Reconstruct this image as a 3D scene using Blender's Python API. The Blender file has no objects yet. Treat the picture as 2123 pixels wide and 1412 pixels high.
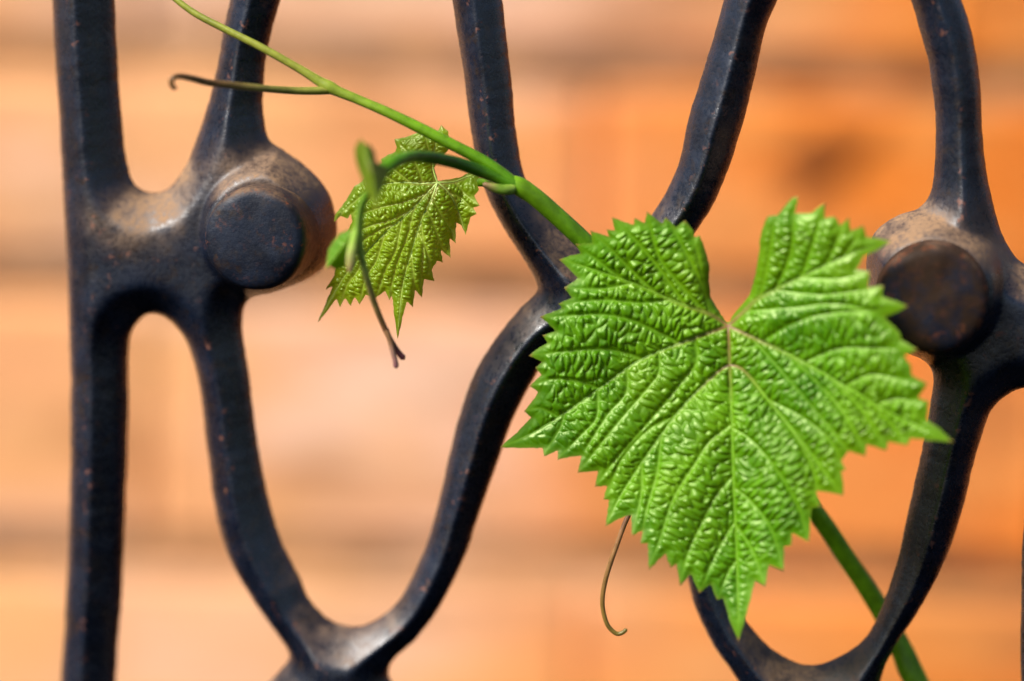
import bpy, bmesh, math, random
import numpy as np
from mathutils import Matrix, Vector, kdtree
random.seed(7); RNG = np.random.default_rng(7)
C = bpy.context.scene.collection
SC = bpy.context.scene
R = math.radians

# ------------------------------------------------------------------ camera
W, H = 2123.0, 1412.0            # photograph size, pixels used for tracing
FPX = 5450.0                     # focal length in those pixels (about 92 mm)
DIST = 0.60
ZC = 1.20                        # height of the picture centre above ground
YAW, PITCH, ROLL = R(7.7), R(8.9), R(1.6)
fwd = np.array([-math.sin(YAW)*math.cos(PITCH), math.cos(YAW)*math.cos(PITCH), -math.sin(PITCH)])
right = np.cross(fwd, [0, 0, 1.0]); right /= np.linalg.norm(right)
up = np.cross(right, fwd)
c_, s_ = math.cos(ROLL), math.sin(ROLL)
right, up = right*c_ + up*s_, up*c_ - right*s_
CAM = np.array([0, 0, ZC]) - fwd*DIST
cd = bpy.data.cameras.new('camera'); cam = bpy.data.objects.new('camera', cd); C.objects.link(cam)
cd.sensor_width = 36.0; cd.lens = FPX/W*36.0; cd.clip_start = 0.02; cd.clip_end = 50
M = Matrix.Identity(4)
for i in range(3):
    M[i][0], M[i][1], M[i][2], M[i][3] = right[i], up[i], -fwd[i], CAM[i]
cam.matrix_world = M
SC.camera = cam
cd.dof.use_dof = True; cd.dof.focus_distance = 0.584; cd.dof.aperture_fstop = 3.2; cd.dof.aperture_blades = 0

# ------------------------------------------------------------------ light
SUN_EL, SUN_AZ = 44.0, 231.0     # azimuth clockwise from +Y: behind the camera, to its left
w = bpy.data.worlds.new('World'); SC.world = w; w.use_nodes = True
nt = w.node_tree; nt.nodes.clear()
sky = nt.nodes.new('ShaderNodeTexSky'); sky.sky_type = 'NISHITA'; sky.sun_disc = False
sky.sun_elevation = R(SUN_EL); sky.sun_rotation = R(SUN_AZ); sky.dust_density = 2.0; sky.air_density = 1.0
bg = nt.nodes.new('ShaderNodeBackground'); bg.inputs['Strength'].default_value = 0.055
wo = nt.nodes.new('ShaderNodeOutputWorld')
nt.links.new(sky.outputs[0], bg.inputs[0]); nt.links.new(bg.outputs[0], wo.inputs[0])
sl = bpy.data.lights.new('sun', 'SUN'); sl.energy = 4.0; sl.angle = R(30); sl.color = (1.0, 0.965, 0.91)
so = bpy.data.objects.new('sun', sl); C.objects.link(so)
sd = Vector((math.sin(R(SUN_AZ))*math.cos(R(SUN_EL)), math.cos(R(SUN_AZ))*math.cos(R(SUN_EL)), math.sin(R(SUN_EL))))
so.rotation_euler = sd.to_track_quat('Z', 'Y').to_euler(); so.location = (-1, -1.5, 3)
SC.view_settings.view_transform = 'Standard'; SC.view_settings.look = 'None'
SC.view_settings.exposure = 1.0; SC.view_settings.gamma = 1.0; SC.view_settings.use_curve_mapping = False
SC.render.engine = 'CYCLES'

# ------------------------------------------------------------------ helpers
def unproj(px, py, y):
    """photograph pixels + world depth y (m) -> world points"""
    px = np.asarray(px, float); py = np.asarray(py, float); y = np.broadcast_to(np.asarray(y, float), px.shape)
    d = fwd[None, :] + right[None, :]*((px.ravel()-W/2)/FPX)[:, None] - up[None, :]*((py.ravel()-H/2)/FPX)[:, None]
    t = (y.ravel()-CAM[1])/d[:, 1]
    return CAM[None, :] + d*t[:, None]

def hash2(i, j, seed):
    h = np.sin(i*127.1 + j*311.7 + seed*74.7)*43758.5453
    return h - np.floor(h)
def vnoise(x, y, scale, seed=0):
    x = np.asarray(x)/scale; y = np.asarray(y)/scale
    i = np.floor(x); j = np.floor(y); f = x-i; g = y-j
    f = f*f*f*(f*(f*6-15)+10); g = g*g*g*(g*(g*6-15)+10)
    a = hash2(i, j, seed); b = hash2(i+1, j, seed); c = hash2(i, j+1, seed); d = hash2(i+1, j+1, seed)
    return (a*(1-f)+b*f)*(1-g) + (c*(1-f)+d*f)*g - 0.5
def sstep(a, b, x):
    t = np.clip((x-a)/(b-a), 0, 1); return t*t*(3-2*t)
def catmull(pts, n=8, closed=False):
    P = np.asarray(pts, float); N = len(P); out = []
    for k in range(N if closed else N-1):
        if closed: p0, p1, p2, p3 = P[(k-1) % N], P[k], P[(k+1) % N], P[(k+2) % N]
        else: p0, p1, p2, p3 = P[max(k-1, 0)], P[k], P[k+1], P[min(k+2, N-1)]
        for t in np.arange(n)/n:
            out.append(0.5*((2*p1) + (p2-p0)*t + (2*p0-5*p1+4*p2-p3)*t*t + (3*p1-p0-3*p2+p3)*t**3))
    if not closed: out.append(P[-1])
    return np.array(out)
def resample(poly, step, closed=True):
    P = np.asarray(poly, float)
    if closed: P = np.vstack([P, P[:1]])
    seg = np.linalg.norm(np.diff(P, axis=0), axis=1); s = np.concatenate([[0], np.cumsum(seg)])
    n = max(3, int(s[-1]/step)); t = np.linspace(0, s[-1], n, endpoint=not closed)
    return np.stack([np.interp(t, s, P[:, k]) for k in range(P.shape[1])], 1)
def inside_mask(poly, xs, ys):
    P = np.asarray(poly); Q = np.roll(P, -1, axis=0); m = np.zeros((len(ys), len(xs)), bool)
    for r, y in enumerate(ys):
        c = (P[:, 1] > y) != (Q[:, 1] > y)
        if not c.any(): continue
        xi = np.sort(P[c, 0] + (y-P[c, 1])/(Q[c, 1]-P[c, 1])*(Q[c, 0]-P[c, 0]))
        m[r] = (np.searchsorted(xi, xs) % 2) == 1
    return m
def make_kd(pts):
    kd = kdtree.KDTree(len(pts))
    for i, p in enumerate(pts): kd.insert((p[0], p[1], 0.0), i)
    kd.balance(); return kd
def kd_query(kd, X, Y):
    n = len(X); d = np.empty(n); idx = np.empty(n, int); f = kd.find
    for i in range(n):
        co, k, dd = f((X[i], Y[i], 0.0)); d[i] = dd; idx[i] = k
    return d, idx
def blur(a, r):
    k = np.exp(-0.5*(np.arange(-3*r, 3*r+1)/max(r, 1e-6))**2); k /= k.sum(); p = len(k)//2
    b = np.pad(a, ((p, p), (0, 0)), mode='edge'); a = sum(k[i]*b[i:i+a.shape[0]] for i in range(len(k)))
    b = np.pad(a, ((0, 0), (p, p)), mode='edge'); return sum(k[i]*b[:, i:i+a.shape[1]] for i in range(len(k)))
def mesh_np(name, V, F, mat, parent, attrs=None, normals=None, loc=None):
    V = np.asarray(V, float)
    if loc is None: loc = np.zeros(3)
    me = bpy.data.meshes.new(name)
    me.from_pydata((V-loc).tolist(), [], F.tolist() if hasattr(F, 'tolist') else F)
    me.polygons.foreach_set('use_smooth', np.ones(len(me.polygons), bool))
    for k, a in (attrs or {}).items():
        if a.ndim == 2:
            at = me.attributes.new(k, 'FLOAT_COLOR', 'POINT'); at.data.foreach_set('color', a.astype(np.float32).ravel())
        else:
            at = me.attributes.new(k, 'FLOAT', 'POINT'); at.data.foreach_set('value', a.astype(np.float32))
    me.update()
    if normals is not None: me.normals_split_custom_set_from_vertices(normals.tolist())
    me.materials.append(mat)
    o = bpy.data.objects.new(name, me); C.objects.link(o)
    if parent is not None: o.parent = parent
    o.location = loc
    return o
def empty(name, label, cat, loc=(0, 0, 0)):
    o = bpy.data.objects.new(name, None); C.objects.link(o); o.location = loc
    o.empty_display_size = 0.02; o['label'] = label; o['category'] = cat
    return o

# ------------------------------------------------------------------ materials
class NT:
    def __init__(s, name):
        s.m = bpy.data.materials.new(name); s.m.use_nodes = True; s.t = s.m.node_tree; s.t.nodes.clear()
        s.out = s.n('ShaderNodeOutputMaterial')
    def n(s, ty, **kw):
        d = s.t.nodes.new(ty)
        for k, v in kw.items(): setattr(d, k, v)
        return d
    def put(s, sock, v):
        if isinstance(v, bpy.types.NodeSocket): s.t.links.new(v, sock)
        elif v is not None: sock.default_value = v
    def noise(s, scale, detail=4, rough=0.6, vec=None):
        d = s.n('ShaderNodeTexNoise'); d.inputs['Scale'].default_value = scale; d.inputs['Detail'].default_value = detail
        d.inputs['Roughness'].default_value = rough; s.put(d.inputs['Vector'], vec if vec is not None else s.pos()); return d.outputs[0]
    def pos(s):
        if not hasattr(s, 'g'): s.g = s.n('ShaderNodeNewGeometry')
        return s.g.outputs['Position']
    def nor(s): s.pos(); return s.g.outputs['Normal']
    def ramp(s, v, a, b, lo=0.0, hi=1.0):
        d = s.n('ShaderNodeMapRange'); d.interpolation_type = 'SMOOTHSTEP'
        s.put(d.inputs[0], v); d.inputs[1].default_value = a; d.inputs[2].default_value = b; d.inputs[3].default_value = lo; d.inputs[4].default_value = hi
        return d.outputs[0]
    def math(s, op, a, b=None):
        d = s.n('ShaderNodeMath', operation=op); s.put(d.inputs[0], a); s.put(d.inputs[1], b); d.use_clamp = op != 'SUBTRACT'; return d.outputs[0]
    def mix(s, f, a, b):
        d = s.n('ShaderNodeMix', data_type='RGBA'); s.put(d.inputs[0], f)
        for sock, v in ((d.inputs[6], a), (d.inputs[7], b)):
            s.put(sock, v if isinstance(v, bpy.types.NodeSocket) else (*v, 1.0))
        return d.outputs[2]
    def mixf(s, f, a, b):
        d = s.n('ShaderNodeMix', data_type='FLOAT'); s.put(d.inputs[0], f); s.put(d.inputs[2], a); s.put(d.inputs[3], b); return d.outputs[0]
    def attr(s, name, out='Fac'):
        d = s.n('ShaderNodeAttribute'); d.attribute_name = name; return d.outputs[out]
    def bump(s, h, strength, dist, nrm=None):
        d = s.n('ShaderNodeBump'); d.inputs['Strength'].default_value = strength; d.inputs['Distance'].default_value = dist
        s.put(d.inputs['Height'], h); s.put(d.inputs['Normal'], nrm); return d.outputs[0]
    def bsdf(s, base, rough, normal=None, spec=0.5, metal=0.0):
        d = s.n('ShaderNodeBsdfPrincipled')
        s.put(d.inputs['Base Color'], base if isinstance(base, bpy.types.NodeSocket) else (*base, 1.0))
        s.put(d.inputs['Roughness'], rough); s.put(d.inputs['Normal'], normal); d.inputs['Specular IOR Level'].default_value = spec
        d.inputs['Metallic'].default_value = metal
        return d
    def done(s, sh): s.t.links.new(sh, s.out.inputs[0]); return s.m
def sep(n, v):
    d = n.n('ShaderNodeSeparateXYZ'); n.put(d.inputs[0], v); return d.outputs

def mat_iron(name='painted_iron', rusty=0.0, rmin=0.23, spec=0.75):
    n = NT(name)
    upz = sep(n, n.nor())[2]
    n1 = n.noise(140, 5, 0.65); n2 = n.noise(900, 4, 0.7); n3 = n.noise(45, 3, 0.5)
    facing = n.ramp(upz, 0.24, 0.78, 0.0, 0.95)
    dust = n.math('MULTIPLY', facing, n.ramp(n1, 0.36, 0.62, 0.25, 1.0))
    dust = n.math('MULTIPLY', dust, n.ramp(n2, 0.3, 0.6, 0.45, 1.0))
    dust = n.math('MULTIPLY', dust, n.ramp(n3, 0.35, 0.6, 0.45, 1.0))
    dust = n.math('ADD', dust, n.math('MULTIPLY', n.attr('dust'), n.ramp(n2, 0.25, 0.6, 0.45, 1.0)))
    paint = n.mix(n.ramp(n1, 0.35, 0.7), (0.003, 0.005, 0.012), (0.008, 0.013, 0.027))
    brown = n.mix(n.ramp(n.noise(260, 5, 0.7), 0.52, 0.72), paint, (0.020, 0.012, 0.009))
    col = n.mix(dust, brown, n.mix(n2, (0.13, 0.070, 0.033), (0.29, 0.165, 0.080)))
    col = n.mix(n.ramp(n.noise(110, 5, 0.7), 0.62-0.3*rusty, 0.78-0.2*rusty, 0.0, min(1, rusty*1.3)), col, (0.024, 0.012, 0.006))
    rust = n.math('MULTIPLY', n.ramp(n.noise(420, 5, 0.7), 0.58-0.08*rusty, 0.68), n.math('ADD', n.attr('ridge'), n.ramp(n.noise(70, 3, 0.5), 0.60-0.12*rusty, 0.75, 0.0, 0.5+0.4*rusty)))
    col = n.mix(rust, col, (0.20, 0.058, 0.022))
    rough = n.mixf(n.math('ADD', dust, rust), n.ramp(n2, 0.3, 0.7, rmin-0.03, rmin+0.14), 0.88)
    b = n.bump(n1, 0.16, 0.0010); b = n.bump(n2, 0.32, 0.0004, b)
    return n.done(n.bsdf(col, rough, b, spec).outputs[0])
def mat_leaf(name, deep, light, vein, trans, tw, rough, spec):
    n = NT(name)
    n1 = n.noise(90, 4, 0.6); n2 = n.noise(1500, 3, 0.6); n3 = n.noise(28, 3, 0.5)
    col = n.mix(n.ramp(n1, 0.3, 0.72), deep, light)
    col = n.mix(n.math('MULTIPLY', n.ramp(n3, 0.42, 0.66), 0.55), col, tuple(0.5*a+0.5*b for a, b in zip(light, (0.20, 0.32, 0.002))))
    col = n.mix(n.math('MULTIPLY', n.attr('vein'), 0.38), col, vein)
    col = n.mix(n.math('MULTIPLY', n.attr('pink'), 0.8), col, (0.21, 0.085, 0.045))
    col = n.mix(n.math('MULTIPLY', n.attr('rim'), 0.75), col, (0.26, 0.10, 0.035))
    b = n.bump(n2, 0.08, 0.0002)
    p = n.bsdf(col, n.ramp(n1, 0.3, 0.7, rough-0.05, rough+0.07), b, spec)
    p.inputs['Specular Tint'].default_value = (0.86, 1.0, 0.50, 1.0)      # waxy cuticle
    t = n.n('ShaderNodeBsdfTranslucent'); n.put(t.inputs['Color'], n.mix(0.65, col, trans)); n.put(t.inputs['Normal'], b)
    m = n.n('ShaderNodeMixShader'); m.inputs[0].default_value = tw
    n.t.links.new(p.outputs[0], m.inputs[1]); n.t.links.new(t.outputs[0], m.inputs[2])
    return n.done(m.outputs[0])
def mat_stem():
    n = NT('vine_stem'); c = n.attr('col', 'Color')
    n1 = n.noise(350, 4, 0.6)
    hs = n.n('ShaderNodeHueSaturation'); n.put(hs.inputs['Color'], c); n.put(hs.inputs['Value'], n.ramp(n1, 0.3, 0.7, 0.75, 1.2))
    p = n.bsdf(hs.outputs[0], 0.36, n.bump(n1, 0.2, 0.0006), 0.32)
    p.inputs['Subsurface Weight'].default_value = 0.25; p.inputs['Subsurface Radius'].default_value = (0.6, 1.0, 0.2); p.inputs['Subsurface Scale'].default_value = 0.0012
    return n.done(p.outputs[0])
def mat_brick():
    n = NT('fired_brick')
    oi = n.n('ShaderNodeObjectInfo').outputs['Random']
    x = sep(n, n.pos())[0]
    mp = n.n('ShaderNodeMapping'); n.put(mp.inputs[0], n.pos()); mp.inputs['Scale'].default_value = (0.35, 1.0, 1.0); st = mp.outputs[0]
    n1 = n.noise(11, 4, 0.55, st); n2 = n.noise(38, 5, 0.65, st); n3 = n.noise(400, 4, 0.7)
    # brick colour shifts along x: paler towards the left, deeper orange towards the right
    pale_mix = n.math('ADD', n.ramp(x, -0.28, 0.15, 0.95, 0.0), n.ramp(n1, 0.35, 0.7, -0.16, 0.16))
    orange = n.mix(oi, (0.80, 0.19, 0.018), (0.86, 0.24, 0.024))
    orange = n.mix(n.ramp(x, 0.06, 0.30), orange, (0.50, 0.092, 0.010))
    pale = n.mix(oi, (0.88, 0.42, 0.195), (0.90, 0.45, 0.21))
    col = n.mix(pale_mix, orange, pale)
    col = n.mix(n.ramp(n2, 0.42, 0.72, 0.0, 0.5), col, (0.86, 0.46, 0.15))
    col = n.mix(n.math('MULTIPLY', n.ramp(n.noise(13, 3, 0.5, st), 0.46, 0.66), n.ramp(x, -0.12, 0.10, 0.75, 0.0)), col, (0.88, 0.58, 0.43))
    col = n.mix(n.ramp(n.noise(24, 4, 0.6, st), 0.50, 0.70, 0.0, 0.75), col, (0.42, 0.17, 0.055))
    col = n.mix(n.math('MULTIPLY', n.attr('burn'), n.ramp(n2, 0.2, 0.6, 0.55, 1.0)), col, (0.07, 0.016, 0.006))
    return n.done(n.bsdf(col, 0.9, n.bump(n3, 0.6, 0.002, n.bump(n2, 0.5, 0.006)), 0.2).outputs[0])
def mat_mortar():
    n = NT('old_mortar')
    col = n.mix(n.ramp(n.noise(8, 3, 0.65), 0.38, 0.60), (0.17, 0.092, 0.052), (0.70, 0.38, 0.18))
    return n.done(n.bsdf(col, 0.95, n.bump(n.noise(300, 4, 0.7), 0.7, 0.003), 0.1).outputs[0])
IRON_BOSS, IRON_RUSTY = mat_iron('boss_iron', 0.25, 0.45, 0.3), mat_iron('rusty_iron', 1.0, 0.6, 0.15)
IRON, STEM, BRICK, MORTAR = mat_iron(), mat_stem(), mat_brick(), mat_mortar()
LEAF = mat_leaf('vine_leaf', (0.028, 0.135, 0.0003), (0.095, 0.275, 0.0004), (0.17, 0.36, 0.010), (0.30, 0.52, 0.004), 0.22, 0.37, 0.68)
YOUNG = mat_leaf('young_vine_leaf', (0.085, 0.205, 0.002), (0.20, 0.33, 0.004), (0.42, 0.50, 0.10), (0.52, 0.66, 0.03), 0.45, 0.30, 0.75)

TIP = mat_leaf('shoot_tip_leaf', (0.060, 0.115, 0.004), (0.12, 0.18, 0.008), (0.2, 0.28, 0.03), (0.3, 0.4, 0.02), 0.3, 0.4, 0.45)
# ------------------------------------------------------------------ brick wall behind
WALL_D = 0.64                     # metres behind the grille
wx = np.array([math.cos(YAW), math.sin(YAW), 0]); wn = np.array([math.sin(YAW), -math.cos(YAW), 0])   # along / out of the wall
W0 = np.array([0, WALL_D, ZC])
def wall_hit(px, py):
    d = fwd + right*(px-W/2)/FPX - up*(py-H/2)/FPX
    t = np.dot(W0-CAM, wn)/np.dot(d, wn); p = CAM+d*t-W0
    return np.dot(p, wx), p[2]
wall = empty('brick_wall', 'blurred peach and orange brick wall behind the iron grille', 'wall', tuple(W0))
wall.rotation_euler = (0, 0, YAW)
# z of the joints (from the three dark bands), then on at the same gauge
jz = [wall_hit(500, 135)[1], wall_hit(500, 592)[1], wall_hit(600, 1158)[1]]
g = 0.119
JZ = [jz[0]+2*g, jz[0]+g, jz[0], jz[1], jz[2], jz[2]-g, jz[2]-2*g]
JOINT, DEPTH = 0.018, 0.10
def brick_mesh(L, Hh, seed, burn=None):
    rnd = random.Random(seed); bm = bmesh.new(); bmesh.ops.create_cube(bm, size=1.0)
    for v in bm.verts: v.co = Vector((v.co.x*L, v.co.y*DEPTH, v.co.z*Hh))
    bmesh.ops.bevel(bm, geom=bm.edges[:], offset=0.004, segments=1, affect='EDGES')
    for v in bm.verts:
        if v.co.y < 0: v.co += Vector((rnd.uniform(-.0015, .0015), rnd.uniform(-.0015, .0015), rnd.uniform(-.0015, .0015)))
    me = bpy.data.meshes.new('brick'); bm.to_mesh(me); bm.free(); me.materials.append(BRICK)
    return me
jx0 = wall_hit(1235, 300)[0]      # the one upright joint that shows, in the course below the top band
BL = 0.40
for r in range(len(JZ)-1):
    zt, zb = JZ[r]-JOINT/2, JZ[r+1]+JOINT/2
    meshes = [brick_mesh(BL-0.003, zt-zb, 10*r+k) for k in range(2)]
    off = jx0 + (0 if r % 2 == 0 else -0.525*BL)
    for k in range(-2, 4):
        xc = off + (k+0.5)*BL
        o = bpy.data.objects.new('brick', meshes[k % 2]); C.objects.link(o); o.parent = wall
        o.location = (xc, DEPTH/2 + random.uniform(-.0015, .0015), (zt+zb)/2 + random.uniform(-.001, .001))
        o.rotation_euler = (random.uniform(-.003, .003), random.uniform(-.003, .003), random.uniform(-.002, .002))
bm = bmesh.new(); bmesh.ops.create_cube(bm, size=1.0)
zt, zb = JZ[0]+0.004, JZ[-1]-0.004
for v in bm.verts: v.co = Vector((v.co.x*2.2, 0.0048+(v.co.y+0.5)*(DEPTH-0.012), zb if v.co.z < 0 else zt))
me = bpy.data.meshes.new('mortar'); bm.to_mesh(me); bm.free(); me.materials.append(MORTAR)
o = bpy.data.objects.new('mortar', me); C.objects.link(o); o.parent = wall
# scorched, chipped spot on one brick: a shallow lump of dark clay fused to its face
sx, sz = wall_hit(1728, 332)
u = np.linspace(0, 2*math.pi, 28, endpoint=False); V = [(sx, -0.0035, sz)]; F = []
for k, rr in enumerate((0.35, 0.7, 1.0)):
    for a in u:
        q = rr*(1+0.22*math.sin(3*a+1)+0.12*math.sin(5*a))
        V.append((sx+0.0310*q*math.cos(a)-0.007*rr, (-0.0032, -0.0022, 0.0006)[k], sz+0.0220*q*math.sin(a)+0.011*q*math.cos(a)))
n = len(u)
for i in range(n):
    j = (i+1) % n; F.append((0, 1+i, 1+j)); F.append((1+i, 1+n+i, 1+n+j, 1+j)); F.append((1+n+i, 1+2*n+i, 1+2*n+j, 1+n+j))
mesh_np('scorched_clay', np.array(V), F, BRICK, wall, {'burn': np.r_[1, np.ones(n), np.ones(n)*0.7, np.zeros(n)]})['label'] = 'dark scorched spot on the brick'

# ------------------------------------------------------------------ cast iron grille
holes = [
 # outside, left of the upright
 [(109, -60), (112, 60), (121, 220), (132, 420), (142, 620), (146, 820), (145, 1000), (140, 1180), (132, 1320), (124, 1440), (120, 1600), (118, 1800), (-600, 1800), (-600, -500), (112, -500), (113, -200)],
 # upright / left scroll, top
 [(238, -20), (242, 110), (252, 240), (262, 330), (276, 378), (303, 396), (332, 397), (358, 383), (386, 343), (414, 270), (438, 190), (455, 110), (474, 10), (500, -100), (540, -240), (600, -420), (240, -420), (236, -200)],
 # the big left oval
 [(590, -30), (562, 70), (547, 160), (545, 225), (557, 285), (590, 314), (632, 343), (668, 378), (689, 418), (698, 470), (690, 520), (665, 560), (620, 590), (570, 608), (525, 618), (507, 640), (503, 685), (511, 745), (527, 860), (545, 985), (572, 1090), (602, 1162), (624, 1202), (634, 1228), (655, 1259), (692, 1290), (740, 1300), (790, 1280), (836, 1230), (880, 1142), (910, 1042), (930, 952), (951, 868), (984, 775), (1030, 700), (1078, 642), (1110, 610), (1113, 588), (1092, 545), (1050, 482), (1012, 410), (987, 330), (973, 250), (962, 160), (946, 60), (930, -40), (890, -180), (820, -300), (760, -340), (690, -300), (630, -170)],
 # upright / left scroll, bottom
 [(240, 1412), (252, 1230), (261, 1030), (266, 850), (267, 730), (275, 685), (298, 657), (326, 652), (356, 668), (385, 708), (406, 770), (421, 860), (433, 960), (448, 1060), (476, 1158), (520, 1238), (570, 1308), (596, 1346), (596, 1370), (560, 1410), (500, 1470), (440, 1580), (410, 1800), (236, 1800), (236, 1550)],
 # between the two lower bows
 [(806, 1392), (818, 1366), (862, 1324), (912, 1258), (960, 1160), (1000, 1050), (1030, 962), (1062, 872), (1100, 795), (1145, 730), (1192, 712), (1240, 740), (1290, 830), (1345, 960), (1395, 1090), (1425, 1200), (1445, 1265), (1484, 1345), (1530, 1412), (1548, 1440), (1540, 1475), (1480, 1530), (1400, 1640), (1360, 1800), (960, 1800), (930, 1620), (870, 1480), (818, 1420)],
 # top bow between the middle bars
 [(1036, -30), (1052, 90), (1064, 200), (1072, 290), (1088, 370), (1120, 430), (1160, 475), (1206, 508), (1258, 520), (1306, 498), (1348, 450), (1384, 395), (1410, 330), (1424, 262), (1447, 180), (1475, 90), (1500, 0), (1535, -120), (1585, -260), (1620, -420), (960, -420), (985, -250), (1015, -120)],
 # the big right oval
 [(1625, -30), (1590, 50), (1560, 175), (1530, 290), (1495, 390), (1445, 478), (1380, 545), (1310, 590), (1262, 632), (1272, 690), (1318, 770), (1388, 930), (1450, 1090), (1506, 1215), (1550, 1290), (1610, 1352), (1680, 1378), (1752, 1355), (1803, 1308), (1842, 1220), (1870, 1120), (1892, 1020), (1912, 930), (1930, 835), (1933, 775), (1912, 745), (1880, 730), (1842, 700), (1812, 645), (1798, 575), (1800, 515), (1818, 475), (1860, 447), (1908, 428), (1932, 388), (1940, 300), (1936, 200), (1918, 105), (1882, -20), (1830, -160), (1770, -260), (1710, -250), (1665, -130)],
 # right scroll / far upright, top
 [(1982, -30), (2015, 70), (2032, 180), (2040, 310), (2058, 420), (2084, 498), (2118, 545), (2160, 552), (2190, 510), (2205, 400), (2212, 200), (2215, 0), (2215, -420), (1880, -420), (1930, -180)],
 # right scroll / far upright, bottom
 [(2140, 804), (2098, 812), (2062, 842), (2040, 885), (2018, 965), (1990, 1075), (1950, 1180), (1902, 1270), (1860, 1335), (1832, 1390), (1826, 1440), (1850, 1490), (1930, 1570), (1980, 1800), (2120, 1800), (2117, 1500), (2116, 1300), (2120, 1120), (2135, 980), (2160, 880), (2165, 825)],
 # outside, right of the far upright
 [(2345, -500), (2900, -500), (2900, 1800), (2240, 1800), (2238, 1300), (2275, 1000), (2300, 750), (2335, 300)],
]
GX0, GX1, GY0, GY1, GS = -40.0, 2420.0, -190.0, 1600.0, 3.4
xs = np.arange(GX0, GX1, GS); ys = np.arange(GY0, GY1, GS)
solid = np.ones((len(ys), len(xs)), bool); bpts = []
for hi, hpoly in enumerate(holes):
    sm = resample(catmull(hpoly, 8, True), 2.2)
    t = np.arange(len(sm)); nrm = np.roll(sm, -2, 0)-np.roll(sm, 2, 0); nrm = np.stack([-nrm[:, 1], nrm[:, 0]], 1); nrm /= np.linalg.norm(nrm, axis=1)[:, None]+1e-9
    wob = 2.6*vnoise(sm[:, 0], sm[:, 1], 60, hi) + 1.2*vnoise(sm[:, 0], sm[:, 1], 13, hi+20)
    sm = sm + nrm*wob[:, None]
    solid &= ~inside_mask(sm, xs, ys); bpts.append(sm)
bpts = np.vstack(bpts)
keep = (bpts[:, 0] > GX0-60) & (bpts[:, 0] < GX1+60) & (bpts[:, 1] > GY0-60) & (bpts[:, 1] < GY1+60); bpts = bpts[keep]
XX, YY = np.meshgrid(xs, ys)
near = solid.copy()
for _ in range(5):
    n2 = near.copy(); n2[1:] |= near[:-1]; n2[:-1] |= near[1:]; n2[:, 1:] |= near[:, :-1]; n2[:, :-1] |= near[:, 1:]; near = n2
D = np.full(XX.shape, -20.0); NI = np.zeros(XX.shape, int)
dq, iq = kd_query(make_kd(bpts), XX[near], YY[near])
D[near] = np.where(solid[near], dq, -dq); NI[near] = iq
cell = solid[:-1, :-1] | solid[1:, :-1] | solid[:-1, 1:] | solid[1:, 1:]
used = np.zeros(XX.shape, bool); used[:-1, :-1] |= cell; used[1:, :-1] |= cell; used[:-1, 1:] |= cell; used[1:, 1:] |= cell
PX = np.where(solid, XX, bpts[NI, 0]); PY = np.where(solid, YY, bpts[NI, 1])
MM = DIST/FPX                      # metres per pixel on the grille plane
d = np.clip(D, 0, None)*MM
cap = 0.0080
b_ = blur(np.clip(D, -10, None)*MM, 0.8); ds = np.where(b_ < 0.0058, b_, 0.0058+0.0016*np.tanh((b_-0.0058)/0.0016))
ds = np.where(D > 0, np.clip(ds, 0, None), 0)
lump = 0.00035*vnoise(XX, YY, 90, 3) + 0.00008*vnoise(XX, YY, 20, 5)
hf = 0.0020*(1-np.exp(-d/0.0008)) + 0.95*ds + lump*np.clip(d/0.002, 0, 1)
for bx_, by_ in ((572, 468), (1936, 594)):      # the casting swells up round each boss
    rb = np.hypot(XX-bx_, YY-by_)
    hf = np.maximum(hf, np.minimum(0.0136*sstep(178, 108, rb), 0.003*(1-np.exp(-d/0.0006))+2.6*d))
hf = blur(hf, 1.3)*(D > 0)*np.clip(d/0.0004, 0, 1) + hf*(1-np.clip(d/0.0004, 0, 1))
hf = np.where(D > 0, hf, 0)
hb = np.where(D > 0, 0.0055*(1-np.exp(-d/0.0016)), 0)
lap = (blur(D, 1) - blur(D, 3)); ridge = np.clip(lap*0.45, 0, 0.6)*(d > 0.003)
# front and back sheets share their rim
idf = np.full(XX.shape, -1); idf[used] = np.arange(used.sum())
nf = int(used.sum()); inner = used & solid
idb = idf.copy(); idb[inner] = nf + np.arange(inner.sum())
base = unproj(PX[used], PY[used], 0.0)
Vf = base.copy(); Vf[:, 1] -= hf[used]
Vb = unproj(PX[inner], PY[inner], 0.0); Vb[:, 1] += hb[inner]
GV = np.vstack([Vf, Vb])
r_, q_ = np.nonzero(cell)
Ff = np.stack([idf[r_, q_], idf[r_+1, q_], idf[r_+1, q_+1], idf[r_, q_+1]], 1)
Fb = np.stack([idb[r_, q_], idb[r_, q_+1], idb[r_+1, q_+1], idb[r_+1, q_]], 1)
GF = np.vstack([Ff, Fb]); fx = np.concatenate([xs[q_], xs[q_]]); fy = np.concatenate([ys[r_], ys[r_]])
fn = np.cross(GV[GF[:, 2]]-GV[GF[:, 0]], GV[GF[:, 3]]-GV[GF[:, 1]]); GN = np.zeros_like(GV)
for k in range(4): np.add.at(GN, GF[:, k], fn)
GN /= np.linalg.norm(GN, axis=1)[:, None]+1e-12
garid = np.concatenate([ridge[used], np.zeros(int(inner.sum()))])
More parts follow.
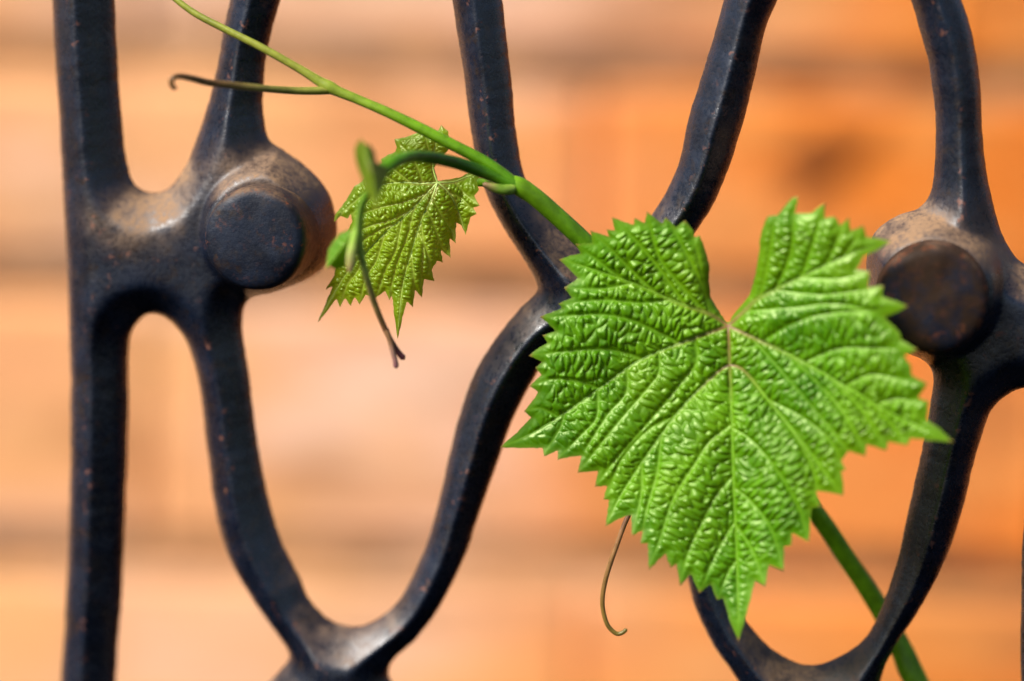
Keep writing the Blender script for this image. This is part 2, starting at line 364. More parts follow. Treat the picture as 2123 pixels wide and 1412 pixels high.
# dust lies in the crotches above the bosses and the webs
def blob(cx, cy, rx, ry): return np.exp(-(((XX-cx)/rx)**2+((YY-cy)/ry)**2))
dm = 1.0*blob(300, 450, 75, 48) + 0.9*blob(385, 365, 30, 60) + 0.8*blob(560, 345, 90, 45) + 0.8*blob(1900, 455, 90, 40) + 0.45*blob(2000, 510, 70, 40)
dm = np.clip(dm*(0.75+0.9*vnoise(XX, YY, 26, 9)), 0, 1)
gadust = np.concatenate([dm[used], np.zeros(int(inner.sum()))])
grille = empty('iron_grille', 'black painted cast iron grille of scrolling bars with round bosses and rust', 'grille', tuple(unproj([190], [1600], 0.0)[0]))
gl = np.array(grille.location)
part = np.where(fx < 262, 0, np.where(fx > 2168, 1, np.where((fy > 1388) & (fx > 540) & (fx < 870), 4, np.where((fy > 1440) & (fx > 1440) & (fx < 1960), 5, np.where(fx < 1190, 2, 3)))))
for k, nm in enumerate(('upright_bar', 'upright_bar', 'scroll_bar', 'scroll_bar', 'collar', 'collar')):
    F = GF[part == k]
    if not len(F): continue
    uq, inv = np.unique(F, return_inverse=True); inv = inv.reshape(F.shape)
    F2 = [tuple(dict.fromkeys(f)) for f in inv.tolist()]; F2 = [f for f in F2 if len(f) > 2]
    mesh_np(nm, GV[uq]-gl, F2, IRON, grille, {'ridge': garid[uq], 'dust': gadust[uq]}, GN[uq])

def boss(cx, cy, rpx, seed, mat, yfront=-0.0225):
    c = unproj([cx], [cy], yfront)[0]; r = rpx*MM*0.965
    prof = [(0.0, yfront-.0004), (.3*r, yfront-.0003), (.6*r, yfront-.0002), (.8*r, yfront), (.9*r, yfront+.0003), (.95*r, yfront+.0008), (.985*r, yfront+.0016), (r, yfront+.0030), (1.005*r, yfront+.0055),
            (1.005*r, -.0150), (1.005*r, -.0130), (1.01*r, -.0120), (1.015*r, -.0110), (1.02*r, -.0100), (1.02*r, -.0090), (1.02*r, -.0080), (1.02*r, -.0050), (1.02*r, .0), (1.0*r, .003), (.9*r, .0045), (0, .005)]
    n = 72; V = []; F = []; A = np.linspace(0, 2*math.pi, n, endpoint=False); dust = []
    V.append((c[0], prof[0][1], c[2])); dust.append(0)
    for k, (rr, yy) in enumerate(prof[1:-1]):
        wob = 1+0.02*np.array([vnoise(5*math.cos(a), 5*math.sin(a), 2.2, seed+(0 if k < 9 else 9)) for a in A])
        dy = 0.0007*np.array([vnoise(rr*900*math.cos(a), rr*900*math.sin(a), 4.0, seed) for a in A])
        for j, a in enumerate(A):
            V.append((c[0]+rr*wob[j]*math.cos(a), yy+dy[j], c[2]+rr*wob[j]*math.sin(a)))
            dust.append(max(0, math.sin(a)+.25)*(0.5 if 9 <= k <= 10 else 0.0))
    V.append((c[0], prof[-1][1], c[2])); dust.append(0); m = len(prof)-2
    for j in range(n):
        j2 = (j+1) % n; F.append((0, 1+j, 1+j2)); F.append((len(V)-1, 1+(m-1)*n+j2, 1+(m-1)*n+j))
        for k in range(m-1): F.append((1+k*n+j, 1+(k+1)*n+j, 1+(k+1)*n+j2, 1+k*n+j2))
    V = np.array(V); rid = np.array([0]+[(0.9 if 4 <= k <= 7 else 0.12) for k in range(m) for j in range(n)]+[0])
    return mesh_np('round_boss', V-gl, F, mat, grille, {'ridge': rid, 'dust': np.array(dust)})
boss(526, 497, 109, 1, IRON_BOSS)
boss(1934, 622, 112, 2, IRON_RUSTY)['label'] = 'rusty brown boss half hidden by the large leaf'

# ------------------------------------------------------------------ grape vine
vroot = unproj([1880], [1412], 0.009)[0]
vine = empty('grape_vine', 'green grape vine shoot with leaves and tendrils threaded through black iron grille', 'vine', tuple(vroot))
def smooth_path(ctrl, n=8): return catmull(ctrl, n)
def tube(name, ctrl, parent, colors, sides=12, n=8, org=vroot, knots=()):
    """ctrl rows: px, py, y(mm), radius(px); colors: list of rgb spread along the length"""
    P = smooth_path(ctrl, n); Q = unproj(P[:, 0], P[:, 1], P[:, 2]/1000.0)
    rad = P[:, 3]*np.linalg.norm(Q-CAM, axis=1)/FPX
    s = np.r_[0, np.cumsum(np.linalg.norm(np.diff(Q, axis=0), axis=1))]; s /= s[-1]
    for (t, amp, wd) in knots: rad = rad*(1+amp*np.exp(-((s-t)/wd)**2))
    T = np.gradient(Q, axis=0); T /= np.linalg.norm(T, axis=1)[:, None]
    N = np.cross(T[0], [0.3, 1, 0.2]); V = []; F = []; A = np.linspace(0, 2*math.pi, sides, endpoint=False); cols = []
    cs = np.array(colors); ct = np.linspace(0, 1, len(cs))
    for i in range(len(Q)):
        N = N-T[i]*np.dot(N, T[i]); N /= np.linalg.norm(N); B = np.cross(T[i], N)
        for k, a in enumerate(A):
            rr = rad[i]*(1+0.05*math.cos(3*a+7*s[i]))
            V.append(Q[i]+rr*(N*math.cos(a)+B*math.sin(a))); cols.append([np.interp(s[i], ct, cs[:, j]) for j in range(3)]+[1])
    m = len(Q)
    for i in range(m-1):
        for k in range(sides):
            k2 = (k+1) % sides; F.append((i*sides+k, i*sides+k2, (i+1)*sides+k2, (i+1)*sides+k))
    for i, e in ((0, -1), (m-1, 1)):
        V.append(Q[i]+T[i]*e*rad[i]*0.8); cols.append(cols[i*sides]); b = len(V)-1
        for k in range(sides):
            k2 = (k+1) % sides; F.append((b, i*sides+k2, i*sides+k) if e < 0 else (b, i*sides+k, i*sides+k2))
    return mesh_np(name, np.array(V)-org, F, STEM, parent, {'col': np.array(cols)})
G1, G2, G3, OL, BR, PK = (0.065, 0.185, 0.003), (0.13, 0.27, 0.006), (0.028, 0.095, 0.002), (0.22, 0.235, 0.03), (0.17, 0.085, 0.032), (0.26, 0.10, 0.075)
tube('stem', [(1052, 374, -17, 13), (1078, 388, -16.5, 18.5), (1110, 410, -15.5, 19), (1160, 454, -13.5, 19), (1215, 506, -11.5, 19.5), (1290, 585, -9, 19.5), (1400, 710, -4, 19), (1520, 850, 2, 19), (1690, 1060, 8, 19), (1755, 1155, 10.5, 19.5), (1822, 1258, 12, 20), (1868, 1345, 12, 23), (1885, 1385, 11.5, 25), (1905, 1425, 11, 24), (1960, 1540, 10, 23)], vine, [G2, G1, G1, (0.17, 0.36, 0.006), (0.19, 0.40, 0.008), (0.19, 0.40, 0.008)], 16, knots=((0.015, 0.08, 0.012), (0.33, 0.2, 0.012)))
tube('tendril', [(1072, 386, -17, 13.5), (1040, 360, -17.5, 13), (1000, 333, -18, 12.5), (940, 302, -19, 12), (870, 266, -19.5, 11.5), (800, 232, -20, 10.5), (740, 206, -20, 10), (685, 182, -20, 11), (620, 142, -20, 8.5), (540, 97, -20, 8), (460, 57, -19, 7.5), (405, 28, -18, 7), (362, -4, -17, 6.5), (300, -60, -15, 6), (230, -140, -12, 5)], vine, [G1, G2, OL, OL, OL], 12, knots=((0.43, 0.25, 0.012),))
tube('tendril', [(690, 186, -20, 9), (660, 188, -21, 8.5), (610, 188, -23, 8), (540, 183, -28, 7.5), (440, 172, -35, 7.5), (395, 161, -40, 7), (370, 157, -42, 6.5), (357, 163, -43, 6), (356, 175, -43, 6), (363, 183, -43, 5.5)], vine, [OL, (0.16, 0.15, 0.03), BR, BR])
tube('tendril', [(1452, 770, -2, 7), (1400, 880, -8, 6.5), (1335, 1010, -13, 6), (1300, 1075, -15, 5.5), (1276, 1138, -16, 5.2), (1256, 1200, -16.5, 5), (1249, 1250, -17, 4.8), (1258, 1292, -17, 4.6), (1275, 1312, -17, 4.6), (1288, 1313, -17, 4.4), (1298, 1306, -17, 4.2)], vine, [G1, G1, PK, (0.25, 0.12, 0.05), (0.19, 0.10, 0.025), (0.13, 0.10, 0.015)], 10)
# growing tip: dark shoot arching left and towards the viewer, then a forked tendril
tube('shoot', [(1062, 382, -17, 15), (1030, 367, -18, 14), (990, 353, -20, 13.5), (945, 338, -24, 13), (900, 328, -30, 13), (860, 324, -36, 13), (825, 333, -42, 14), (798, 350, -46, 15), (782, 372, -48, 13), (768, 395, -48, 9)], vine, [G1, G3, G3, G1, G1], 14)
tube('tendril', [(770, 388, -47, 8), (752, 420, -45, 9), (745, 455, -43, 9), (744, 490, -41, 9), (749, 530, -38, 8), (760, 575, -36, 7), (778, 632, -33, 6.5), (800, 685, -31, 6.2), (820, 722, -30, 6), (836, 742, -30, 6.5)], vine, [G1, (0.25, 0.42, 0.06), (0.30, 0.44, 0.08), (0.24, 0.20, 0.06), BR, (0.12, 0.025, 0.035)], 12)
tube('tendril', [(800, 682, -31, 6), (808, 705, -31.5, 5.6), (814, 728, -32, 5.4), (819, 745, -32, 5.4), (821, 760, -32, 6)], vine, [BR, BR, (0.24, 0.13, 0.10), (0.16, 0.06, 0.07)], 10)
tube('bud', [(744, 462, -42, 7), (737, 492, -42, 10), (730, 525, -42, 11), (727, 550, -42, 9), (726, 564, -42, 5)], vine, [(0.20, 0.38, 0.03), (0.28, 0.44, 0.06), (0.33, 0.36, 0.10), (0.34, 0.22, 0.10)], 14)
tube('stipule', [(1062, 392, -18, 12), (1045, 394, -19.5, 11), (1020, 388, -20.5, 9), (1004, 382, -21, 5)], vine, [(0.20, 0.30, 0.04), (0.14, 0.25, 0.02), (0.28, 0.16, 0.08)], 12)
tube('petiole', [(1058, 388, -16, 10), (1015, 379, -10, 9.5), (965, 378, -7, 9), (930, 380, -8, 8), (909, 381, -13.5, 6)], vine, [G1, G2, G2], 12)
tube('petiole', [(1405, 715, -4, 12), (1440, 700, -9, 11), (1480, 685, -15, 10.5), (1505, 678, -16, 10), (1511, 676, -18.6, 9)], vine, [G1, G2, (0.24, 0.12, 0.06)], 12)

def leaf(name, label, outline, mains, secs, depth, mat, step, s1, a1, s2, a2, seed, vr=3.0, vcols=None, veins_up=0.0, smooth_tips=18, av=0.0006):
    """outline / veins in photograph pixels; depth(px, py, d_main) -> y in mm. Blistered blade between the sunken veins."""
    O = np.array(outline, float)
    b = resample(O, 1.0); b = b + np.stack([vnoise(b[:, 0], b[:, 1], 7, seed), vnoise(b[:, 0], b[:, 1], 7, seed+1)], 1)*1.6
    x0, y0 = O.min(0)-6; x1, y1 = O.max(0)+6
    xs = np.arange(x0, x1, step); ys = np.arange(y0, y1, step); ins = inside_mask(b, xs, ys); X, Y = np.meshgrid(xs, ys)
    cell = ins[:-1, :-1] | ins[1:, :-1] | ins[:-1, 1:] | ins[1:, 1:]
    use = np.zeros(X.shape, bool); use[:-1, :-1] |= cell; use[1:, :-1] |= cell; use[:-1, 1:] |= cell; use[1:, 1:] |= cell
    x, y, inn = X[use], Y[use], ins[use]
    db, ib = kd_query(make_kd(b), x, y)
    x = np.where(inn, x, b[ib, 0]); y = np.where(inn, y, b[ib, 1]); db = np.where(inn, db, 0)
    mp = [resample(catmull(m, 8), 3.0, False) for m in mains]; sp = [resample(catmull(m, 8), 3.0, False) for m in secs]
    def tang(L): return np.vstack([np.gradient(q, axis=0) for q in L])
    frac = np.concatenate([np.linspace(0, 1, len(q)) for q in mp])
    nv = len(mp)+len(sp); n_ = len(x)
    B1 = np.full(n_, 1e6); B2 = np.full(n_, 1e6); bid = np.zeros(n_); bs = np.zeros(n_); bside = np.zeros(n_); T1 = np.zeros((n_, 2)); T2 = np.zeros((n_, 2)); dm = np.full(n_, 1e6); fm = np.zeros(n_); ds_ = np.full(n_, 1e6); fs = np.zeros(n_)
    xw = x + 5.0*vnoise(x, y, 38, seed+2); yw = y + 5.0*vnoise(x, y, 38, seed+6)
    for vi, q in enumerate(mp+sp):
        c = np.nonzero((x > q[:, 0].min()-130) & (x < q[:, 0].max()+130) & (y > q[:, 1].min()-130) & (y < q[:, 1].max()+130))[0]
        d2 = np.full(len(c), 1e12); ki = np.zeros(len(c), int)
        for k in range(len(q)):
            e = (x[c]-q[k, 0])**2+(y[c]-q[k, 1])**2; m_ = e < d2; d2[m_] = e[m_]; ki[m_] = k
        dd = np.sqrt(d2); tg = np.gradient(q, axis=0); tg /= np.linalg.norm(tg, axis=1)[:, None]
        ex, ey = x[c]-q[ki, 0], y[c]-q[ki, 1]; a_ = ex*tg[ki, 0]+ey*tg[ki, 1]; pr = np.abs(-ex*tg[ki, 1]+ey*tg[ki, 0])
        inn_ = (ki > 0) & (ki < len(q)-1); dd = np.where(inn_, pr, dd); ar = ki*3.0+np.clip(a_, -3, 3); ff = ki/len(q)
        if vi < len(mp):
            u_ = dd < dm[c]; dm[c[u_]] = dd[u_]; fm[c[u_]] = ff[u_]
        else:
            u_ = dd < ds_[c]; ds_[c[u_]] = dd[u_]; fs[c[u_]] = ff[u_]
        u_ = dd < B1[c]; v_ = (~u_) & (dd < B2[c]); T2[c[u_]] = T1[c[u_]]; T1[c[u_]] = tg[ki[u_]]; T2[c[v_]] = tg[ki[v_]]; B2[c] = np.where(u_, B1[c], np.minimum(B2[c], dd)); k_ = c[u_]
        B1[k_] = dd[u_]; bid[k_] = vi; bs[k_] = ar[u_]; bside[k_] = np.sign(-ex*tg[ki, 1]+ey*tg[ki, 0])[u_]
    dv = B1; mid = B2-B1
    # direction field: blend of the two nearest veins, so the rungs run on from vein to vein
    sg = np.sign((T1*T2).sum(1)); sg[sg == 0] = 1
    w1 = 1/(B1+4.0); w2 = 1/(B2+4.0); T = T1*w1[:, None]+T2*(sg*w2)[:, None]; T /= np.linalg.norm(T, axis=1)[:, None]+1e-9
    def voro(sz, sa, sb, sd_, warp):
        ux = x + warp*sz*vnoise(x, y, sz*1.5, sd_+3); uy = y + warp*sz*vnoise(x, y, sz*1.5, sd_+4)
        gi = np.floor(ux/sz); gj = np.floor(uy/sz); F1 = np.full(n_, 1e9); F2 = np.full(n_, 1e9); hh = np.zeros(n_); nn = 2 if sb > 1.2 else 1
        for di in range(-nn, nn+1):
            for dj in range(-nn, nn+1):
                i = gi+di; j = gj+dj; ex = ux/sz-(i+0.14+0.72*hash2(i, j, sd_)); ey = uy/sz-(j+0.14+0.72*hash2(i, j, sd_+1))
                q = np.hypot((ex*T[:, 0]+ey*T[:, 1])/sa, (-ex*T[:, 1]+ey*T[:, 0])/sb)
                c1 = q < F1; F2 = np.where(c1, F1, np.minimum(F2, q)); hh = np.where(c1, hash2(i, j, sd_+2), hh); F1 = np.where(c1, q, F1)
        return F2-F1, hh
    e1, h1 = voro(s1, 0.62, 1.6, seed+11, 0.35)
    e2, h2 = voro(s2, 0.9, 1.1, seed+21, 0.6)
    def pil(e, w_): return 1-(1-np.clip(e/w_, 0, 1))**2.2
    dome1 = pil(e1, 0.75)*(0.6+0.6*h1); dome2 = pil(e2, 0.6)*(0.4+0.9*h2)
    calm = sstep(2, smooth_tips, db)*(0.35+0.65*sstep(4, 45, db))
    vs = sstep(0.03, 0.40, dv/s1)
    patch = 0.75+0.7*vnoise(x, y, 110, seed+31)
    lift = (av*(1-np.exp(-(dv/(s1*0.62))**1.3))*sstep(0, 30, db) + a1*dome1*vs*calm*patch + a2*dome2*calm*np.clip(vs*1.4, 0, 1)*patch)
    Yw = depth(x, y, dm, db)
    P = unproj(x, y, Yw/1000.0)
    id_ = np.full(X.shape, -1); id_[use] = np.arange(use.sum()); r_, q_ = np.nonzero(cell)
    F = np.stack([id_[r_, q_], id_[r_+1, q_], id_[r_+1, q_+1], id_[r_, q_+1]], 1)
    fn = np.cross(P[F[:, 2]]-P[F[:, 0]], P[F[:, 3]]-P[F[:, 1]]); N = np.zeros_like(P)
    for k in range(4): np.add.at(N, F[:, k], fn)
    # the lift follows the large-scale normal of the blade
    N /= np.linalg.norm(N, axis=1)[:, None]+1e-12
    P2 = P + N*lift[:, None]
    vein = np.clip(np.exp(-(dm/(4.2*(1.15-0.6*fm)))**2) + 0.75*np.exp(-(ds_/(3.0*(1.1-0.5*fs)))**2) + 0.25*np.exp(-(e1/0.10)**2)*calm, 0, 1)
    c0 = np.array(mains[0][0]); rc = np.hypot(x-c0[0], y-c0[1]); L = max(x1-x0, y1-y0)
    pink = np.exp(-(dm/4.5)**2)*np.exp(-(rc/(0.14*L))**2)
    # reddish points on the teeth: where the rim is far from the smoothed rim
    rs = b.copy(); k = 25
    pad = np.vstack([b[-k:], b, b[:k]]); ker = np.ones(2*k+1)/(2*k+1); rs = np.stack([np.convolve(pad[:, j], ker, 'valid') for j in (0, 1)], 1)
    cen = O.mean(0); out = np.linalg.norm(b-cen, axis=1)-np.linalg.norm(rs-cen, axis=1)
    rim = np.exp(-(db/5.0)**2)*np.clip(sstep(2, 9, out)[ib]*0.9+0.18, 0, 1)
    F2 = [tuple(dict.fromkeys(f)) for f in F.tolist()]
    o = mesh_np(name, P2-vroot, F2, mat, vine, {'vein': vein, 'pink': pink, 'rim': rim}); o['label'] = label
    # main veins, each a fine cord set in its groove
    kd = make_kd(np.stack([x, y], 1))
    for m in mp:
        L_ = len(m); q = m[:int(L_*0.93)]; tt = np.linspace(0, 1, len(q))
        _, ii = kd_query(kd, q[:, 0], q[:, 1]); Q = P2[ii]
        for _ in range(3): Q[1:-1] = (Q[:-2]+Q[1:-1]*2+Q[2:])/4
        Nn = N[ii]; rad = MM*vr*(1-0.72*tt)*0.95
        Tn = np.gradient(Q, axis=0); Tn /= np.linalg.norm(Tn, axis=1)[:, None]+1e-9
        Bn = np.cross(Tn, Nn); Bn /= np.linalg.norm(Bn, axis=1)[:, None]+1e-9
        V = []; Fv = []; cc = []; sd = 7; va, vb = np.array(vcols[0]), np.array(vcols[1])
        for i in range(len(Q)):
            col = va+(vb-va)*min(1, tt[i]*3.6)
            for kx in range(sd):
                a = math.pi*kx/(sd-1); V.append(Q[i]+rad[i]*(Bn[i]*math.cos(a)+Nn[i]*(math.sin(a)*0.75-0.25+veins_up))); cc.append([*col, 1])
            if i:
                for kx in range(sd-1): Fv.append(((i-1)*sd+kx, (i-1)*sd+kx+1, i*sd+kx+1, i*sd+kx))
        mesh_np('vein', np.array(V)-vroot, Fv, STEM, o, {'col': np.array(cc)})
    return o

BIG = [(1508, 668), (1500, 660), (1488, 640), (1474, 616), (1470, 585), (1471, 552), (1462, 518), (1451, 488), (1440, 492), (1437, 478), (1420, 456), (1402, 471), (1381, 450), (1372, 464), (1341, 438), (1337, 463), (1316, 452), (1314, 467), (1268, 450), (1275, 478), (1257, 475), (1263, 491), (1224, 478), (1228, 503), (1193, 506), (1204, 526), (1182, 530), (1159, 538), (1180, 557), (1198, 577), (1169, 597), (1186, 617), (1157, 629), (1166, 639), (1119, 657), (1136, 670), (1152, 687), (1124, 695), (1136, 711), (1114, 723), (1096, 738), (1125, 750), (1110, 762), (1123, 777), (1097, 800), (1116, 812), (1108, 826), (1086, 853), (1102, 865), (1075, 893), (1036, 928), (1080, 929), (1126, 929), (1127, 947), (1158, 933), (1155, 954), (1180, 948), (1206, 945), (1197, 981), (1240, 976), (1233, 1009), (1259, 1007), (1251, 1035), (1263, 1037), (1255, 1092), (1282, 1076), (1308, 1067), (1310, 1112), (1333, 1099), (1328, 1127), (1343, 1127), (1345, 1182), (1362, 1164), (1380, 1147), (1389, 1176), (1403, 1169), (1410, 1215), (1432, 1189), (1450, 1230), (1474, 1211), (1486, 1244), (1499, 1240), (1514, 1290), (1532, 1330), (1546, 1280), (1566, 1203), (1587, 1216), (1594, 1170), (1625, 1184), (1626, 1132), (1641, 1132), (1642, 1105), (1677, 1124), (1680, 1088), (1682, 1053), (1701, 1051), (1692, 1017), (1722, 1021), (1749, 1028), (1748, 1000), (1744, 977), (1753, 975), (1744, 954), (1760, 935), (1795, 946), (1796, 921), (1839, 934), (1840, 915), (1881, 923), (1888, 908), (1930, 913), (1976, 916), (1950, 890), (1921, 870), (1926, 833), (1903, 825), (1923, 795), (1891, 779), (1888, 756), (1873, 738), (1903, 725), (1868, 704), (1866, 690), (1834, 657), (1860, 648), (1884, 634), (1828, 614), (1832, 591), (1799, 597), (1804, 563), (1776, 560), (1790, 532), (1820, 518), (1848, 500), (1820, 494), (1796, 491), (1791, 468), (1763, 479), (1761, 450), (1742, 468), (1731, 448), (1709, 452), (1711, 420), (1696, 430), (1684, 440), (1664, 442), (1648, 442), (1656, 405), (1640, 412), (1628, 426), (1612, 446), (1592, 449), (1585, 460), (1576, 491), (1572, 537), (1565, 574), (1555, 611), (1532, 638), (1519, 655), (1513, 667)]
BM = [[(1510, 676), (1513, 755), (1517, 860), (1521, 1000), (1527, 1130), (1530, 1240), (1531, 1315)],
      [(1510, 676), (1415, 710), (1325, 748), (1250, 800), (1180, 850), (1110, 895), (1044, 926)],
      [(1510, 676), (1590, 713), (1670, 752), (1760, 805), (1850, 857), (1910, 886), (1968, 914)],
      [(1510, 676), (1472, 652), (1400, 625), (1320, 590), (1240, 562), (1165, 538)],
      [(1510, 676), (1545, 643), (1580, 614), (1662, 574), (1759, 528), (1840, 502)],
      [(1512, 757), (1482, 777), (1417, 842), (1371, 902), (1320, 975), (1285, 1030), (1258, 1086)],
      [(1512, 757), (1542, 768), (1592, 828), (1652, 902), (1700, 965), (1745, 1024)]]
BS = [[(1592, 701), (1634, 675), (1703, 652), (1805, 643), (1879, 635)], [(1676, 747), (1740, 722), (1828, 722), (1897, 725)], [(1754, 799), (1805, 776), (1874, 786), (1918, 797)], [(1820, 838), (1860, 825), (1920, 835)],
      [(1606, 604), (1640, 520), (1648, 412)], [(1662, 574), (1685, 505), (1708, 424)], [(1712, 551), (1735, 500), (1757, 453)], [(1749, 532), (1770, 500), (1786, 472)], [(1575, 618), (1592, 540), (1605, 460)],
      [(1662, 574), (1731, 578), (1800, 567)], [(1611, 601), (1712, 611), (1828, 594)], [(1545, 645), (1640, 638), (1740, 630), (1840, 655)],
      [(1408, 713), (1385, 698), (1315, 666), (1242, 652), (1125, 658)], [(1334, 747), (1297, 731), (1228, 724), (1098, 737)], [(1242, 807), (1205, 791), (1145, 786), (1100, 800)], [(1158, 864), (1120, 846), (1089, 852)],
      [(1366, 733), (1366, 772), (1343, 805), (1279, 879), (1200, 977)], [(1239, 810), (1237, 865), (1205, 902), (1157, 950)], [(1300, 765), (1298, 815), (1260, 860), (1215, 930)], [(1170, 857), (1160, 890), (1128, 940)],
      [(1440, 702), (1445, 745), (1415, 790), (1340, 880), (1270, 960), (1236, 1005)],
      [(1520, 878), (1472, 914), (1440, 962), (1396, 1034), (1372, 1106), (1346, 1178)], [(1522, 888), (1560, 914), (1604, 966), (1650, 1040), (1676, 1120)],
      [(1521, 986), (1488, 1022), (1456, 1082), (1425, 1150), (1411, 1210)], [(1522, 1010), (1560, 1042), (1600, 1098), (1623, 1178)],
      [(1525, 1080), (1500, 1118), (1474, 1170), (1452, 1225)], [(1527, 1090), (1560, 1140), (1584, 1210)], [(1528, 1160), (1508, 1190), (1490, 1238)],
      [(1400, 862), (1345, 890), (1290, 950), (1255, 1030)], [(1330, 960), (1330, 1020), (1311, 1105)], [(1371, 902), (1362, 980), (1340, 1060), (1330, 1120)],
      [(1592, 828), (1660, 862), (1720, 910), (1750, 970)], [(1640, 738), (1700, 800), (1745, 850), (1794, 940)], [(1560, 700), (1620, 770), (1690, 850), (1758, 932)], [(1720, 782), (1775, 835), (1838, 930)], [(1800, 829), (1840, 870), (1880, 920)], [(1640, 888), (1680, 960), (1700, 1045)],
      [(1463, 648), (1420, 600), (1366, 532), (1342, 442)], [(1420, 632), (1370, 560), (1320, 500), (1270, 453)], [(1360, 608), (1310, 560), (1260, 510), (1226, 481)], [(1290, 579), (1240, 540), (1196, 508)], [(1480, 658), (1450, 580), (1420, 520), (1385, 454)], [(1470, 650), (1455, 570), (1438, 490)],
      [(1390, 621), (1330, 628), (1250, 622), (1160, 630)], [(1310, 587), (1250, 598), (1172, 597)]]
def big_depth(x, y, dm, db):
    u = (x-1510)/450; v = (y-677)/450
    z = -21.0 - np.where(u > 0, 12.0*u, 1.0*u) - 8.5*np.clip(v, 0, 2)**1.25 + 3.0*np.clip(-v, 0, 1)
    bul = 1-np.exp(-(dm/70.0)**1.5)
    z = z - 1.6*bul + 0.5*np.exp(-db/28.0)
    z = z + 1.6*vnoise(x, y, 190, 41) + 0.5*vnoise(x, y, 85, 42)
    # the lip of the leaf-stalk notch turns back
    lip = np.exp(-(((x-1500)/60)**2+((y-600)/90)**2)); z = z + 3.0*lip*np.exp(-db/16.0)
    return z
leaf('leaf', 'large serrated glossy green grape leaf', BIG, BM, BS, big_depth, LEAF, 1.6, 22.5, 0.00088, 11.0, 0.00005, 3, 2.0, [(0.20, 0.09, 0.04), (0.16, 0.34, 0.02)], av=0.00042)

def c3(L): return [(600+a/2.521, 220+b/2.521) for a, b in L]
YL = c3([(775, 398), (768, 360), (758, 320), (770, 290), (815, 245), (845, 215), (835, 180), (828, 130), (795, 100), (775, 130), (745, 128), (705, 105), (690, 130), (650, 145), (600, 165), (550, 173), (562, 215), (552, 240), (515, 255), (480, 275), (486, 300), (440, 340), (382, 390), (335, 425), (300, 490), (262, 535), (236, 575), (230, 608), (268, 572), (302, 590), (322, 560), (330, 600), (300, 660), (250, 760), (245, 830), (235, 885), (188, 962), (228, 940), (190, 1030), (145, 1136), (200, 1070), (245, 1008), (266, 1053), (290, 1000), (321, 1047), (340, 994), (366, 1038), (400, 984), (452, 1003), (502, 964), (522, 1015), (537, 985), (548, 1100), (566, 1222), (590, 1110), (616, 1018), (646, 1053), (656, 958), (692, 1003), (702, 903), (758, 917), (745, 858), (770, 808), (803, 817), (790, 748), (843, 794), (836, 688), (868, 717), (872, 608), (900, 625), (921, 674), (945, 580), (978, 566), (960, 530), (994, 521), (966, 470), (990, 440), (978, 388), (1005, 360), (1034, 335), (1010, 312), (950, 343), (890, 372), (830, 383), (785, 392)])
YM = [c3(q) for q in ([(775, 400), (690, 490), (590, 590), (500, 665), (400, 768), (290, 890), (150, 1130)], [(775, 400), (745, 480), (690, 600), (640, 760), (590, 960), (566, 1215)], [(775, 400), (690, 405), (590, 400), (480, 415), (380, 470), (236, 595)],
      [(775, 400), (830, 450), (880, 540), (919, 665)], [(775, 400), (860, 395), (940, 365), (1028, 335)], [(775, 400), (752, 330), (755, 240), (795, 108)])]
YS = [c3(q) for q in ([(720, 455), (600, 500), (480, 530), (390, 560), (310, 580)], [(640, 540), (540, 590), (440, 620), (340, 660)], [(560, 615), (480, 640), (400, 690), (260, 780)], [(500, 665), (460, 800), (400, 900), (368, 1030)], [(590, 590), (560, 740), (500, 860), (455, 1000)], [(400, 768), (360, 860), (300, 940), (268, 1045)], [(660, 520), (620, 660), (560, 830), (522, 1005)],
      [(690, 600), (700, 720), (690, 850), (692, 1000)], [(720, 540), (760, 640), (790, 720), (840, 788)], [(640, 760), (650, 880), (646, 1045)], [(745, 480), (800, 580), (850, 650), (866, 712)], [(670, 650), (720, 770), (755, 912)],
      [(830, 450), (900, 480), (975, 562)], [(860, 395), (900, 440), (990, 520)], [(640, 402), (560, 340), (485, 285)], [(700, 404), (660, 300), (600, 220), (555, 180)], [(755, 300), (720, 200), (705, 110)], [(560, 400), (480, 360), (390, 392)], [(480, 415), (420, 490), (302, 585)])]
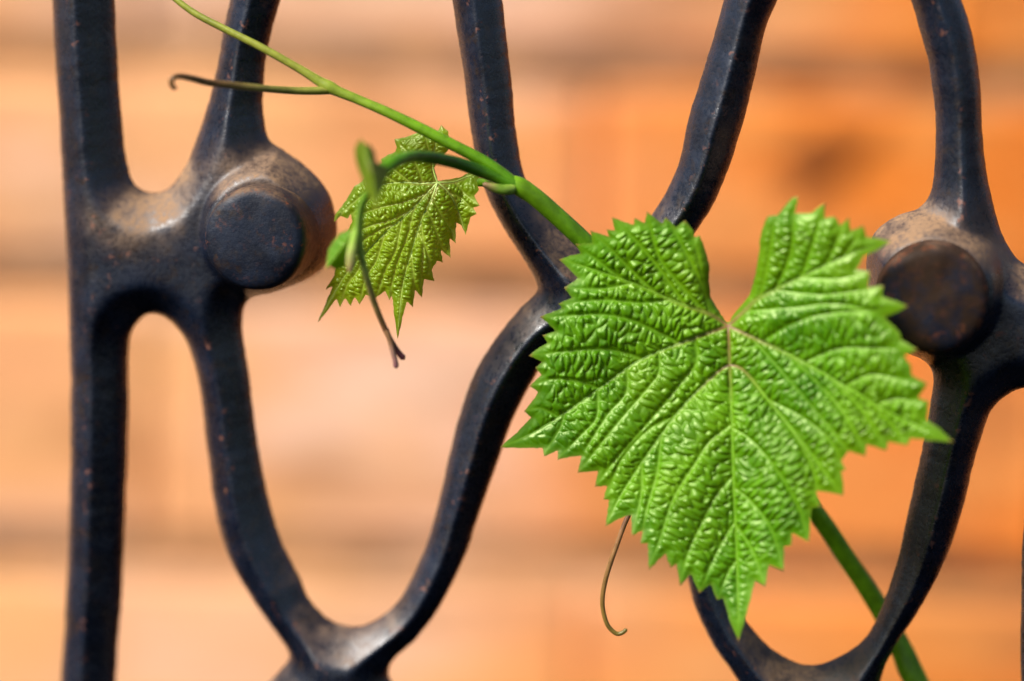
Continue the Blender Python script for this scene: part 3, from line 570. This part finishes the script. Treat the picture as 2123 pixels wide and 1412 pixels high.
def young_depth(x, y, dm, db):
    # folded along a line from the stalk to the lowest point: left half faces the light, right half turns away
    ax, ay = 907.0, 379.0; bx, by = 824.0, 700.0
    L = math.hypot(bx-ax, by-ay); s = ((x-ax)*(by-ay)-(y-ay)*(bx-ax))/L       # + to the right of the fold
    t = ((x-ax)*(bx-ax)+(y-ay)*(by-ay))/L
    z = -16.0 + np.where(s > 0, 0.055*np.minimum(s, 55)-0.05*np.maximum(s-55, 0), -0.03*s) - 0.012*t
    z = z - 1.3*(1-np.exp(-(dm/35.0)**1.5)) + 1.0*np.exp(-db/14.0) + 1.2*vnoise(x, y, 80, 51)
    return z
leaf('young_leaf', 'small yellowish green young leaf hanging folded', YL, YM, YS, young_depth, YOUNG, 1.4, 12.5, 0.00088, 7.5, 0.00012, 5, 2.0, [(0.32, 0.42, 0.10), (0.30, 0.42, 0.07)], 0.35, 9, 0.00050)

# the unfolding leaflets at the tip, out of focus nearer the viewer
TL = c3([(340, 225), (356, 190), (376, 165), (390, 196), (418, 198), (440, 226), (452, 262), (448, 285), (470, 300), (515, 318), (512, 370), (490, 430), (470, 490), (452, 560), (436, 500), (405, 450), (382, 390), (362, 335), (345, 280)])
def tip_depth(x, y, dm, db): return -54.0 + 0.16*np.abs((x-768) - 0.18*(y-340)) - 0.02*(y-340)
leaf('tip_leaflet', 'tiny unfolding leaflet at the shoot tip', TL, [c3([(470, 345), (430, 330), (400, 270), (376, 180)]), c3([(470, 345), (455, 420), (450, 515)])], [c3([(430, 330), (400, 340), (370, 310)]), c3([(460, 390), (430, 400), (405, 425)])], tip_depth, TIP, 1.6, 12, 0.0002, 6, 0.0001, 8, 2.0, [(0.22, 0.33, 0.05), (0.22, 0.33, 0.04)], 0.3, 8, 0.0001)
SL = c3([(345, 645), (300, 650), (262, 668), (230, 705), (205, 745), (198, 800), (186, 852), (215, 838), (242, 858), (262, 850), (285, 840), (310, 790), (330, 730)])
def sl_depth(x, y, dm, db): return -42.0 + 0.06*np.abs(dm) + 0.015*(735-x)
leaf('tip_leaflet', 'tiny dark green leaflet folded beside the bud', SL, [c3([(340, 648), (290, 720), (240, 790), (192, 848)])], [c3([(290, 720), (250, 700), (230, 706)]), c3([(265, 755), (270, 800), (262, 848)])], sl_depth, LEAF, 1.6, 11, 0.0002, 6, 0.0001, 9, 1.6, [(0.16, 0.26, 0.03), (0.14, 0.24, 0.02)], 0.2, 8, 0.0001)
